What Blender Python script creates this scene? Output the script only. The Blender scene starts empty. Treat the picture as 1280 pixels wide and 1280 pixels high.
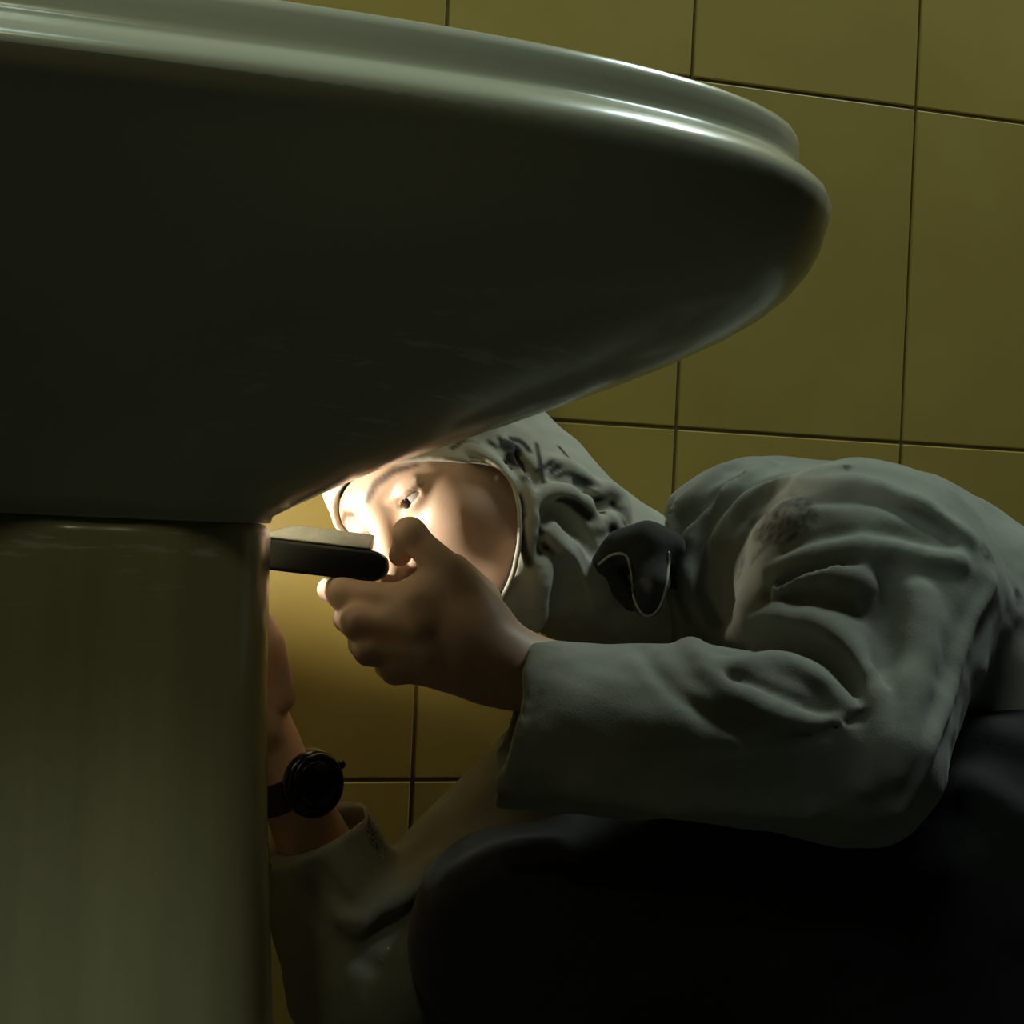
import bpy, bmesh, math, random
import numpy as np
from mathutils import Vector, Matrix

# ------------------------------------------------------------------ camera
FPX = 1545.0
YAW, PITCH, ROLL = math.radians(13.3), math.radians(0.35), 0.0455
CAMZ = 0.62
def cam_axes():
    f = np.array([math.sin(YAW)*math.cos(PITCH), math.cos(YAW)*math.cos(PITCH), math.sin(PITCH)])
    r = np.array([math.cos(YAW), -math.sin(YAW), 0.0]); u = np.cross(r, f)
    return r*math.cos(ROLL)+u*math.sin(ROLL), u*math.cos(ROLL)-r*math.sin(ROLL), f
CR, CU, CF = cam_axes()
CAMP = np.array([0.0, 0.0, CAMZ])
scene = bpy.context.scene
col = scene.collection
cd = bpy.data.cameras.new('camera'); cam = bpy.data.objects.new('camera', cd); col.objects.link(cam)
cd.sensor_width = 36.0; cd.sensor_fit = 'HORIZONTAL'; cd.lens = 36.0*FPX/1280.0; cd.clip_start = 0.02
M = Matrix(((CR[0], CU[0], -CF[0], 0), (CR[1], CU[1], -CF[1], 0), (CR[2], CU[2], -CF[2], CAMZ), (0, 0, 0, 1)))
cam.matrix_world = M
scene.camera = cam

# ------------------------------------------------------------------ light, exposure
w = bpy.data.worlds.new('world'); scene.world = w; w.use_nodes = True
w.node_tree.nodes['Background'].inputs[0].default_value = (0.62, 0.58, 0.30, 1)
w.node_tree.nodes['Background'].inputs[1].default_value = 0.002
def area(name, loc, target, sx, sy, power, colr):
    l = bpy.data.lights.new(name, 'AREA'); l.shape = 'RECTANGLE'; l.size = sx; l.size_y = sy; l.energy = power; l.color = colr
    o = bpy.data.objects.new(name, l); col.objects.link(o); o.location = loc
    o.rotation_euler = (Vector(target)-Vector(loc)).to_track_quat('-Z', 'Y').to_euler()
    return o
area('high_window_light', (1.30, 0.93, 2.7), (0.85, 1.0, 0.7), 0.45, 0.45, 19.0, (0.82, 1.0, 0.98))
area('ceiling_light', (-0.60, -0.2, 2.4), (-0.2, 0.5, 0.8), 0.5, 0.5, 7.2, (0.78, 1.0, 0.90))
sl = bpy.data.lights.new('added_pedestal_spot', 'SPOT'); sl.energy = 8.0; sl.color = (1.0, 0.97, 0.55); sl.spot_size = math.radians(24); sl.spot_blend = 1.0; sl.shadow_soft_size = 0.08  # unseen spot added only to brighten the pedestal
so = bpy.data.objects.new('added_pedestal_spot', sl); col.objects.link(so); so.location = (-0.50, -0.9, 2.25)
so.rotation_euler = (Vector((-0.12, 0.66, 0.50))-Vector((-0.50, -0.9, 2.25))).to_track_quat('-Z', 'Y').to_euler()
scene.view_settings.view_transform = 'Standard'
scene.view_settings.look = 'None'
scene.view_settings.exposure = 0.0
scene.view_settings.gamma = 1.0
scene.view_settings.use_curve_mapping = False

# ------------------------------------------------------------------ helpers
def P(px, py, d):
    """point of the place seen at image position px, py at d metres along the view axis"""
    return CAMP + (CF + CR*((px-640.0)/FPX) - CU*((py-640.0)/FPX))*d
def tag(o, label=None, cat=None, group=None, kind=None):
    if label: o['label'] = label
    if cat: o['category'] = cat
    if group: o['group'] = group
    if kind: o['kind'] = kind
    return o
def empty(name, loc):
    o = bpy.data.objects.new(name, None); col.objects.link(o); o.location = loc; o.empty_display_size = 0.05
    return o
def link(name, me, mat, parent=None, base=None, smooth=True):
    """mesh in world coordinates; stored relative to base when it has a parent"""
    if base is not None: me.transform(Matrix.Translation(-Vector(base)))
    if smooth: me.polygons.foreach_set('use_smooth', [True]*len(me.polygons))
    o = bpy.data.objects.new(name, me); col.objects.link(o)
    if mat: me.materials.append(mat)
    if parent: o.parent = parent
    me.update()
    return o
def pydata(name, v, f):
    me = bpy.data.meshes.new(name); me.from_pydata([tuple(map(float, p)) for p in v], [], [tuple(map(int, q)) for q in f]); me.update()
    return me
def npmesh(name, v, q):
    me = bpy.data.meshes.new(name)
    me.vertices.add(len(v)); me.vertices.foreach_set('co', np.asarray(v, np.float32).ravel())
    me.loops.add(len(q)*4); me.loops.foreach_set('vertex_index', np.asarray(q, np.int32).ravel())
    me.polygons.add(len(q)); me.polygons.foreach_set('loop_start', np.arange(0, len(q)*4, 4, dtype=np.int32))
    me.update(calc_edges=True); me.validate()
    return me
def attr(me, name, vals):
    a = me.attributes.new(name, 'FLOAT', 'POINT'); a.data.foreach_set('value', np.asarray(vals, np.float32))
def box_mesh(name, sx, sy, sz, bev=0.0, seg=2):
    bm = bmesh.new(); bmesh.ops.create_cube(bm, size=1.0); bmesh.ops.scale(bm, vec=(sx, sy, sz), verts=bm.verts)
    if bev: bmesh.ops.bevel(bm, geom=list(bm.edges), offset=bev, segments=seg, affect='EDGES', profile=0.5)
    me = bpy.data.meshes.new(name); bm.to_mesh(me); bm.free()
    return me
def prism_mesh(name, prof, depth, bev, seg=3, y0=0.0):
    """profile in x,z extruded along y and bevelled"""
    bm = bmesh.new()
    a = [bm.verts.new((x, y0-depth/2, z)) for x, z in prof]; b = [bm.verts.new((x, y0+depth/2, z)) for x, z in prof]
    bm.faces.new(a); bm.faces.new(b[::-1])
    n = len(prof)
    for i in range(n): bm.faces.new((a[i], b[i], b[(i+1) % n], a[(i+1) % n]))
    bmesh.ops.recalc_face_normals(bm, faces=bm.faces)
    if bev: bmesh.ops.bevel(bm, geom=list(bm.edges), offset=bev, segments=seg, affect='EDGES', profile=0.5, clamp_overlap=True)
    me = bpy.data.meshes.new(name); bm.to_mesh(me); bm.free()
    return me
def tube_mesh(name, pts, rad, n=10, closed=False, caps=True):
    pts = [np.asarray(p, float) for p in pts]; m = len(pts)
    if np.isscalar(rad): rad = [rad]*m
    v = []; f = []; up = np.array([0.3, 0.2, 0.93])
    for i in range(m):
        if closed: t = pts[(i+1) % m]-pts[i-1]
        else: t = pts[min(i+1, m-1)]-pts[max(i-1, 0)]
        t = t/(np.linalg.norm(t)+1e-9)
        s = np.cross(t, up); s /= (np.linalg.norm(s)+1e-9); u = np.cross(s, t); up = u
        for j in range(n):
            a = 2*math.pi*j/n; v.append(pts[i]+rad[i]*(math.cos(a)*s+math.sin(a)*u))
    for i in range(m if closed else m-1):
        for j in range(n):
            k = (i+1) % m
            f.append((i*n+j, i*n+(j+1) % n, k*n+(j+1) % n, k*n+j))
    if not closed and caps:
        f.append(tuple(range(n))[::-1]); f.append(tuple(range((m-1)*n, m*n)))
    return pydata(name, v, f)
def spline(pts, n=8, closed=False):
    pts = np.asarray(pts, float); m = len(pts); out = []
    for i in range(m if closed else m-1):
        if closed: p0, p1, p2, p3 = pts[i-1], pts[i], pts[(i+1) % m], pts[(i+2) % m]
        else: p0, p1, p2, p3 = pts[max(i-1, 0)], pts[i], pts[i+1], pts[min(i+2, m-1)]
        for k in range(n):
            t = k/n
            out.append(.5*((2*p1)+(-p0+p2)*t+(2*p0-5*p1+4*p2-p3)*t*t+(-p0+3*p1-3*p2+p3)*t**3))
    if not closed: out.append(pts[-1])
    return np.array(out)

# ------------------------------------------------------------------ materials
class NT:
    def __init__(s, name):
        s.m = bpy.data.materials.new(name); s.m.use_nodes = True; s.t = s.m.node_tree
        s.b = s.t.nodes['Principled BSDF']
    def n(s, typ, **kw):
        nd = s.t.nodes.new(typ)
        for k, v in kw.items():
            if k in nd.inputs: nd.inputs[k].default_value = v
            else: setattr(nd, k, v)
        return nd
    def l(s, a, b): s.t.links.new(a, b)
    def coord(s, scale=(1, 1, 1), kind='Object'):
        tc = s.n('ShaderNodeTexCoord'); mp = s.n('ShaderNodeMapping'); mp.inputs['Scale'].default_value = scale
        s.l(tc.outputs[kind], mp.inputs['Vector']); return mp.outputs['Vector']
    def noise(s, vec, scale, detail=4.0, rough=0.55):
        nd = s.n('ShaderNodeTexNoise'); nd.inputs['Scale'].default_value = scale; nd.inputs['Detail'].default_value = detail
        nd.inputs['Roughness'].default_value = rough; s.l(vec, nd.inputs['Vector']); return nd.outputs['Fac']
    def ramp(s, fac, stops):
        r = s.n('ShaderNodeValToRGB'); e = r.color_ramp.elements
        while len(e) < len(stops): e.new(0.5)
        for i, (p, c) in enumerate(stops): e[i].position = p; e[i].color = (c[0], c[1], c[2], 1) if not np.isscalar(c) else (c, c, c, 1)
        s.l(fac, r.inputs['Fac']); return r.outputs['Color']
    def mix(s, fac, a, b, blend='MIX'):
        m = s.n('ShaderNodeMix'); m.data_type = 'RGBA'; m.blend_type = blend
        if hasattr(fac, 'links'): s.l(fac, m.inputs[0])
        else: m.inputs[0].default_value = fac
        for x, i in ((a, 6), (b, 7)):
            if hasattr(x, 'links'): s.l(x, m.inputs[i])
            else: m.inputs[i].default_value = (*x, 1)
        return m.outputs[2]
    def math(s, op, a, b=0.0):
        m = s.n('ShaderNodeMath'); m.operation = op
        for x, i in ((a, 0), (b, 1)):
            if hasattr(x, 'links'): s.l(x, m.inputs[i])
            else: m.inputs[i].default_value = x
        return m.outputs[0]
    def attr(s, name):
        a = s.n('ShaderNodeAttribute'); a.attribute_name = name; return a.outputs['Fac']
    def bump(s, h, strength, dist):
        b = s.n('ShaderNodeBump'); b.inputs['Strength'].default_value = strength; b.inputs['Distance'].default_value = dist
        s.l(h, b.inputs['Height']); s.l(b.outputs['Normal'], s.b.inputs['Normal'])
    def base(s, c, rough=0.5, spec=0.5, metal=0.0):
        if hasattr(c, 'links'): s.l(c, s.b.inputs['Base Color'])
        else: s.b.inputs['Base Color'].default_value = (*c, 1)
        if hasattr(rough, 'links'): s.l(rough, s.b.inputs['Roughness'])
        else: s.b.inputs['Roughness'].default_value = rough
        s.b.inputs['Specular IOR Level'].default_value = spec; s.b.inputs['Metallic'].default_value = metal

def mat_tile():
    t = NT('beige_tile'); v = t.coord()
    oi = t.n('ShaderNodeObjectInfo')
    add = t.n('ShaderNodeVectorMath'); add.operation = 'ADD'; t.l(v, add.inputs[0])
    sc = t.n('ShaderNodeVectorMath'); sc.operation = 'SCALE'; t.l(oi.outputs['Location'], sc.inputs[0]); sc.inputs['Scale'].default_value = 3.7
    t.l(sc.outputs[0], add.inputs[1]); vv = add.outputs[0]
    a = t.ramp(t.noise(vv, 6.0, 5), [(0.3, (0.53, 0.375, 0.085)), (0.7, (0.60, 0.435, 0.11))])
    b = t.mix(oi.outputs['Random'], (0.95, 0.95, 0.93), (1.05, 1.03, 1.02))
    c = t.mix(1.0, a, b, 'MULTIPLY')
    t.base(c, 0.42, 0.35); t.bump(t.noise(vv, 90.0, 3), 0.12, 0.0006)
    return t.m
def mat_plain(name, c, rough=0.6, spec=0.4, metal=0.0, nscale=40.0, var=0.12, bump=0.1):
    t = NT(name); v = t.coord(); n = t.noise(v, nscale, 4)
    t.base(t.ramp(n, [(0.25, tuple(x*(1-var) for x in c)), (0.75, tuple(min(1, x*(1+var)) for x in c))]), rough, spec, metal)
    if bump: t.bump(n, bump, 0.001)
    return t.m
def mat_ceramic(name, c, streak):
    t = NT(name); v = t.coord((16, 16, 0.7)) if streak else t.coord((1, 1, 1))
    n = t.noise(v, 1.6 if streak else 9.0, 4)
    cc = t.ramp(n, [(0.3, tuple(x*(0.72 if streak else .92) for x in c)), (0.7, c)])
    tc = t.n('ShaderNodeTexCoord'); mp = t.n('ShaderNodeMapping'); mp.inputs['Rotation'].default_value = (0, math.radians(-36), 0); mp.inputs['Scale'].default_value = (26, 26, 170)
    t.l(tc.outputs['Object'], mp.inputs['Vector']); s = t.noise(mp.outputs['Vector'], 1.0, 3, 0.6)
    wear_glint = t.attr('wear_glint')
    sm = t.math('MULTIPLY', t.ramp(s, [(0.60, 0.0), (0.67, 1.0)]), wear_glint)
    cc = t.mix(sm, cc, (0.95, 0.95, 0.88))
    t.base(cc, t.ramp(n, [(0.3, 0.30), (0.7, 0.20)]), 0.5)
    t.b.inputs['Coat Weight'].default_value = 0.25; t.b.inputs['Coat Roughness'].default_value = 0.12
    t.bump(t.noise(t.coord((1, 1, 1)), 16.0, 3), 0.10, 0.002)
    return t.m
def mat_fabric(name, c, print_c, rough=0.9, weave=900.0, bump=0.25):
    t = NT(name); v = t.coord()
    n = t.noise(v, 14.0, 5); fine = t.noise(v, weave, 2)
    cc = t.ramp(n, [(0.25, tuple(x*0.82 for x in c)), (0.75, tuple(min(1, x*1.12) for x in c))])
    cc = t.mix(t.attr('print'), cc, print_c)
    t.base(cc, rough, 0.15); t.b.inputs['Sheen Weight'].default_value = 0.15
    h = t.math('ADD', t.math('MULTIPLY', fine, 0.35), t.noise(v, 55.0, 4))
    t.bump(h, bump, 0.0022)
    return t.m
def mat_skin():
    t = NT('skin'); v = t.coord(); n = t.noise(v, 45.0, 4)
    cc = t.ramp(n, [(0.25, (0.66, 0.43, 0.30)), (0.75, (0.73, 0.50, 0.36))])
    cc = t.mix(t.attr('lips'), cc, (0.48, 0.18, 0.13))
    cc = t.mix(t.attr('brow'), cc, (0.05, 0.028, 0.016))
    t.base(cc, 0.45, 0.4)
    t.b.inputs['Subsurface Weight'].default_value = 0.12; t.b.inputs['Subsurface Radius'].default_value = (0.008, 0.003, 0.0015)
    t.b.inputs['Subsurface Scale'].default_value = 0.6
    t.bump(t.noise(v, 420.0, 3), 0.10, 0.0006)
    return t.m
def mat_emit(name, c, s):
    t = NT(name); t.base(c, 0.4); t.b.inputs['Emission Color'].default_value = (*c, 1); t.b.inputs['Emission Strength'].default_value = s
    return t.m
M_TILE = mat_tile()
M_GROUT = mat_plain('grout', (0.22, 0.17, 0.06), 0.95, 0.1, nscale=60)
M_FLOOR = mat_plain('floor_stone', (0.06, 0.055, 0.04), 0.7, 0.3, nscale=12)
M_BOWL = mat_ceramic('basin_ceramic', (0.68, 0.66, 0.47), False)
M_PED = mat_ceramic('pedestal_ceramic', (0.72, 0.65, 0.38), True)
M_JACKET = mat_fabric('jacket_canvas', (0.315, 0.32, 0.26), (0.045, 0.035, 0.025))
M_SCARF = mat_fabric('scarf_cotton', (0.60, 0.58, 0.46), (0.025, 0.022, 0.02), weave=1400.0, bump=0.15)
M_TROUSER = mat_fabric('trouser_cloth', (0.030, 0.030, 0.027), (0.03, 0.03, 0.03))
M_DARKCLOTH = mat_fabric('collar_cloth', (0.065, 0.065, 0.052), (0.03, 0.03, 0.03))
M_HEM = mat_fabric('hem_thread', (0.72, 0.70, 0.56), (0.03, 0.03, 0.03))
M_CAP = mat_fabric('undercap_cloth', (0.02, 0.02, 0.02), (0.02, 0.02, 0.02))
M_SKIN = mat_skin()
M_BLACK = mat_plain('black_plastic', (0.008, 0.008, 0.009), 0.35, 0.4, var=0.1, bump=0.02)
M_GLOSS = mat_plain('black_gloss', (0.006, 0.006, 0.006), 0.10, 0.6, var=0.1, bump=0.0)
M_SILVER = mat_plain('brushed_metal', (0.78, 0.77, 0.74), 0.42, 0.5, metal=0.55, nscale=120, bump=0.05)
M_EYE = mat_plain('eye_white', (0.62, 0.57, 0.52), 0.15, 0.6, var=0.03, bump=0.0)
M_IRIS = mat_plain('iris_dark', (0.02, 0.012, 0.008), 0.1, 0.6, var=0.2, bump=0.0)
M_NAIL = mat_plain('nail', (0.74, 0.52, 0.42), 0.25, 0.5, var=0.04, bump=0.0)
M_LED = mat_emit('lamp_diffuser_glow', (1.0, 0.95, 0.80), 1650.0)
M_SHOE = mat_plain('shoe_leather', (0.02, 0.018, 0.016), 0.5, 0.4)

# ------------------------------------------------------------------ implicit surfaces
F32 = np.float32
def A(*x): return np.array(x, F32)
def cap(p, a, b, ra, rb=None):
    if rb is None: rb = ra
    a = np.asarray(a, F32); b = np.asarray(b, F32); ba = b-a; pa = p-a
    h = np.clip(pa@ba/max(float(ba@ba), 1e-12), 0, 1)
    q = pa-h[:, None]*ba
    return np.sqrt(np.einsum('ij,ij->i', q, q))-(ra+(rb-ra)*h)
def ell(p, c, r):
    q = p-np.asarray(c, F32); r = np.asarray(r, F32)
    a = q/r; k0 = np.sqrt(np.einsum('ij,ij->i', a, a)); b = a/r; k1 = np.sqrt(np.einsum('ij,ij->i', b, b))
    return k0*(k0-1)/np.maximum(k1, 1e-6)
def smin(a, b, k):
    h = np.maximum(k-np.abs(a-b), 0)/k
    return np.minimum(a, b)-h*h*k*0.25
def smax(a, b, k): return -smin(-a, -b, k)
def chain(p, pts, rr, k=0.004):
    d = None
    for i in range(len(pts)-1):
        e = cap(p, pts[i], pts[i+1], rr[i], rr[i+1])
        d = e if d is None else np.minimum(d, e)
    return d
class Group:
    """evaluates fn only near its bounding sphere; elsewhere a safe lower bound"""
    def __init__(s, fn, c, r, margin=0.05): s.fn, s.c, s.r, s.m = fn, np.asarray(c, F32), r, margin
    def __call__(s, p):
        q = p-s.c; dd = np.sqrt(np.einsum('ij,ij->i', q, q))-s.r
        out = np.maximum(dd, s.m).astype(F32); k = dd < s.m
        if k.any(): out[k] = s.fn(p[k])
        return out
def bound(pts, r):
    pts = np.asarray(pts); c = (pts.max(0)+pts.min(0))/2
    return c, float(np.max(np.linalg.norm(pts-c, axis=1)))+r
class Folds:
    """ridges and grooves that ride on a base surface"""
    def __init__(s): s.items = []
    def add(s, pts, r0, k, groove=False):
        pts = np.asarray(pts, F32); m = len(pts)
        rr = [max(0.0008, r0*(0.35+0.65*math.sin(math.pi*(0.12+0.76*i/(m-1))))) for i in range(m)]
        c, R = bound(pts, r0+k+0.004); s.items.append((pts, rr, k, groove, c.astype(F32), R))
    def apply(s, p, d):
        for pts, rr, k, g, c, R in s.items:
            q = p-c; m = np.einsum('ij,ij->i', q, q) < (R+0.02)**2
            if m.any():
                e = chain(p[m], pts, rr)
                d[m] = smax(d[m], -e, k) if g else smin(d[m], e, k)
        return d
def surfnet(sdf, lo, hi, h, B=8):
    lo = np.asarray(lo, float); hi = np.asarray(hi, float)
    nb = np.ceil((hi-lo)/(h*B)).astype(int)
    bi = np.stack(np.meshgrid(*[np.arange(n) for n in nb], indexing='ij'), -1).reshape(-1, 3)
    cen = (lo+(bi+0.5)*B*h).astype(F32)
    bi = bi[np.abs(sdf(cen)) < h*B*0.87*1.25+0.003]
    o1 = np.stack(np.meshgrid(*[np.arange(B+1)]*3, indexing='ij'), -1).reshape(-1, 3)
    keys = []; verts = []; quads = []
    S = np.array([1, 4096, 4096*4096], np.int64)
    edges = []
    for s in range(0, len(bi), 1500):
        b = bi[s:s+1500]; nn = len(b)
        ni = (b[:, None, :]*B+o1[None]).reshape(-1, 3)
        V = sdf((lo+ni*h).astype(F32)).reshape(nn, B+1, B+1, B+1)
        sg = V < 0
        c = [V[:, i:B+i, j:B+j, k:B+k] for i in (0, 1) for j in (0, 1) for k in (0, 1)]
        sc = sum((x < 0).astype(np.int8) for x in c); act = (sc > 0) & (sc < 8)
        w_ = np.argwhere(act)
        vals = np.stack([x[act] for x in c], -1).astype(float)
        cor = np.array([(i, j, k) for i in (0, 1) for j in (0, 1) for k in (0, 1)], float)
        acc = np.zeros((len(w_), 3)); cnt = np.zeros(len(w_))
        for x in range(8):
            for y in range(x+1, 8):
                if np.abs(cor[x]-cor[y]).sum() != 1: continue
                a0, a1 = vals[:, x], vals[:, y]; m = (a0 < 0) != (a1 < 0)
                t = np.where(m, a0/np.where(np.abs(a0-a1) < 1e-12, 1, a0-a1), 0)
                acc[m] += (cor[x]+t[:, None]*(cor[y]-cor[x]))[m]; cnt[m] += 1
        cell = b[w_[:, 0]]*B+w_[:, 1:]
        keys.append(cell@S); verts.append(lo+(cell+acc/cnt[:, None])*h)
        for ax in range(3):
            sl0 = [slice(0, B)]*3; sl1 = list(sl0); sl1[ax] = slice(1, B+1)
            s0 = sg[(slice(None), *sl0)]; s1 = sg[(slice(None), *sl1)]
            e = np.argwhere(s0 != s1)
            edges.append((ax, b[e[:, 0]]*B+e[:, 1:], s0[s0 != s1]))
    keys = np.concatenate(keys); verts = np.concatenate(verts)
    o = np.argsort(keys); keys = keys[o]; verts = verts[o]
    for ax, n, inside in edges:
        u, v = (ax+1) % 3, (ax+2) % 3
        eu = np.zeros(3, int); eu[u] = 1; ev = np.zeros(3, int); ev[v] = 1
        ids = []; ok = np.ones(len(n), bool)
        for off in (np.zeros(3, int), eu, eu+ev, ev):
            k = (n-off)@S; i = np.minimum(np.searchsorted(keys, k), len(keys)-1); ok &= keys[i] == k; ids.append(i)
        q = np.stack(ids, -1); q[~inside] = q[~inside][:, ::-1]
        quads.append(q[ok])
    return verts, np.concatenate(quads)
def march(sdf, px, py, d0=0.6, d1=1.5):
    """first point of a surface along the view of px, py"""
    dirn = (P(px, py, 1.0)-CAMP); L = np.linalg.norm(dirn); d = d0
    for _ in range(200):
        p = CAMP+dirn*d; s = float(sdf(p[None].astype(F32))[0])
        if s < 0.0008: return p
        d += max(s*0.7, 0.0008)/L
        if d > d1: return None
    return CAMP+dirn*d
def on(sdf, pix, n=5, sink=0.0, d0=0.6, d1=1.4):
    """image polyline laid on a surface"""
    out = []
    for q in spline(np.array(pix, float), n):
        p = march(sdf, q[0], q[1], d0, d1)
        if p is not None: out.append(p+CF*sink)
    return np.array(out)
def wob(p, f, seed=0):
    a = p*f
    return np.sin(a[:, 0]*1.0+1.3*np.sin(a[:, 1]*.8+seed)+seed)*np.sin(a[:, 1]*1.1+1.7*np.sin(a[:, 2]*.7)+2*seed)*np.sin(a[:, 2]*0.9+1.1*np.sin(a[:, 0]*.6+seed)+.5)

# ------------------------------------------------------------------ the room
WALLY = 1.215
fl = link('floor', box_mesh('floor', 6.0, 5.0, 0.1), M_FLOOR, smooth=False); fl.location = (0.6, -1.25, -0.05); tag(fl, kind='structure')
wb = link('wall_back', box_mesh('wall_back', 6.0, 0.12, 2.8), M_GROUT, smooth=False); wb.location = (0.6, WALLY+0.06+0.0025, 1.4); tag(wb, kind='structure')
# tile grid read from the joints in the photograph: x of one upright joint, z of one level joint
def on_wall(px, py):
    d = P(px, py, 1.0)-CAMP; return CAMP+d*(WALLY/d[1])
jx0 = on_wall(845, 545)[0]; jx1 = on_wall(1127, 550)[0]; jz0 = on_wall(985, 544)[2]; jz1 = on_wall(1143, 135)[2]
TW, TH = jx1-jx0, jz1-jz0
GAP = 0.0035
rnd = random.Random(4)
tm = box_mesh('tile', TW-GAP, 0.009, TH-GAP, 0.0013, 2)
tm.materials.append(M_TILE); tm.polygons.foreach_set('use_smooth', [False]*len(tm.polygons))
for i in range(-6, 7):
    for j in range(-2, 5):
        zc = jz0+(j+0.5)*TH
        if zc-TH/2 < -0.25: continue
        o = bpy.data.objects.new('tile', tm); col.objects.link(o); o.parent = wb
        o.location = Vector((jx0+(i+0.5)*TW, WALLY+0.0045+rnd.uniform(-.0005, .0005), zc))-wb.location
        o.rotation_euler = (rnd.uniform(-.0012, .0012), 0, rnd.uniform(-.0012, .0012))

# ------------------------------------------------------------------ the pedestal sink
SX, SY = -0.060, 0.72
def sup(th, a, bf, bb, n):
    c, s = math.cos(th), math.sin(th)
    b = bf if s < 0 else bb
    k = (abs(c/a)**n+abs(s/b)**n)**(-1.0/n)
    return k*c, k*s
NS = 128
PY = 0.78                                    # the column stands back from the middle of the basin
def ring(t, inset, z):
    """t: 0 = outline on the pedestal, 1 = widest outline of the basin; the front runs straighter than the ends"""
    out = []
    tfr = min(1.0, max(0.0, z/0.188))**0.92 if z < 0.2 else 1.0
    if z > 0.21 and t < 1: tfr = t
    for i in range(NS):
        th = 2*math.pi*i/NS
        x0, y0 = sup(th, 0.0910, 0.075, 0.075, 2.3)
        x1, y1 = sup(th, 0.398-inset, 0.195-inset, 0.225-inset, 3.0)
        wf = max(0.0, -math.sin(th))**1.6
        tt = t+(tfr-t)*wf if inset == 0 else t
        out.append((SX+x0+(x1-x0)*tt, PY+y0+(SY+y1-PY-y0)*tt, CAMZ+z-0.005))
    return out
BASIN = [(0, 0, -0.004), (0.004, 0, 0.0), (0.05, 0, 0.008), (0.12, 0, 0.019), (0.20, 0, 0.031), (0.30, 0, 0.0440), (0.42, 0, 0.0590), (0.54, 0, 0.0740),
         (0.66, 0, 0.0895), (0.76, 0, 0.1035), (0.85, 0, 0.118), (0.91, 0, 0.130), (0.95, 0, 0.141), (0.978, 0, 0.153), (0.993, 0, 0.165), (1.0, 0, 0.178), (1.0, 0.0006, 0.186),
         (1.0, 0.0030, 0.1925), (1.0, 0.0075, 0.1975), (1.0, 0.0125, 0.2010), (1.0, 0.0165, 0.2040), (1.0, 0.0178, 0.2065), (1.0, 0.0180, 0.209),
         (1.0, 0.0180, 0.214), (1.0, 0.0180, 0.220), (1.0, 0.0195, 0.2245), (1.0, 0.0230, 0.2265), (1.0, 0.0330, 0.2265), (1.0, 0.040, 0.222),
         (1.0, 0.050, 0.205), (0.97, 0.06, 0.17), (0.85, 0.07, 0.135), (0.60, 0.07, 0.105), (0.25, 0.05, 0.090), (0.0, 0.03, 0.087)]
def loft(name, rings, capends=True):
    v = [p for r in rings for p in r]; n = len(rings[0]); f = []
    for i in range(len(rings)-1):
        for j in range(n): f.append((i*n+j, i*n+(j+1) % n, (i+1)*n+(j+1) % n, (i+1)*n+j))
    if capends: f.append(tuple(range(n))[::-1]); f.append(tuple(range((len(rings)-1)*n, len(rings)*n)))
    return pydata(name, v, f)
sink = empty('pedestal_sink', (SX, SY, 0)); tag(sink, 'off-white ceramic pedestal sink seen from below, wide basin on a column', 'sink')
sb = (SX, SY, 0)
bme = loft('basin', [ring(*b) for b in BASIN])
cos = np.zeros(len(bme.vertices)*3, np.float32); bme.vertices.foreach_get('co', cos); cos = cos.reshape(-1, 3)
attr(bme, 'wear_glint', np.exp(-((cos[:, 0]-0.10)/0.09)**2-((cos[:, 2]-CAMZ-0.07)/0.03)**2)*(cos[:, 1] < SY))  # scratches on the underside, their glints put into the colour as pale streaks
basin = link('basin', bme, M_BOWL, sink, sb)
# deck that carries the basin to the wall
def rr_prof(x0, x1, y0, y1, z0, z1, name, bev):
    me = box_mesh(name, x1-x0, y1-y0, z1-z0, bev, 3); me.transform(Matrix.Translation(((x0+x1)/2, (y0+y1)/2, (z0+z1)/2))); return me
link('back_deck', rr_prof(SX-0.33, SX+0.33, SY+0.195, WALLY-0.001, CAMZ+0.185, CAMZ+0.226, 'back_deck', 0.010), M_BOWL, sink, sb)
attr(sink.children[-1].data, 'wear_glint', np.zeros(len(sink.children[-1].data.vertices)))
# pedestal column: slightly flaring towards the floor with soft flutes
prs = []
for z, r, dz in [(0.006, 0.058, 0), (-0.0035, 0.060, 0), (-0.0055, 0.0650, 0), (-0.0085, 0.0680, 0), (-0.013, 0.0690, 0), (-0.05, 0.0695, 0), (-0.12, 0.0715, 0), (-0.20, 0.0760, 0), (-0.28, 0.0815, 0), (-0.38, 0.089, 0), (-0.48, 0.099, 0),
                 (-0.56, 0.112, 0), (-0.60, 0.118, 0), (-CAMZ+0.001, 0.120, 0)]:
    rr = []
    for i in range(NS):
        th = 2*math.pi*i/NS; x, y = sup(th, r+0.0220, r*1.08, r*1.08, 2.5)
        k = 1+0.006*math.cos(th*10)
        rr.append((SX+x*k, PY+y*k, CAMZ+z-0.005))
    prs.append(rr)
pme = loft('pedestal', prs[::-1]); 
cos = np.zeros(len(pme.vertices)*3, np.float32); pme.vertices.foreach_get('co', cos); cos = cos.reshape(-1, 3)
attr(pme, 'wear_glint', 0.6*np.exp(-((cos[:, 2]-CAMZ+0.02)/0.03)**2)*(cos[:, 1] < SY))
link('pedestal', pme, M_PED, sink, sb)

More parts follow.
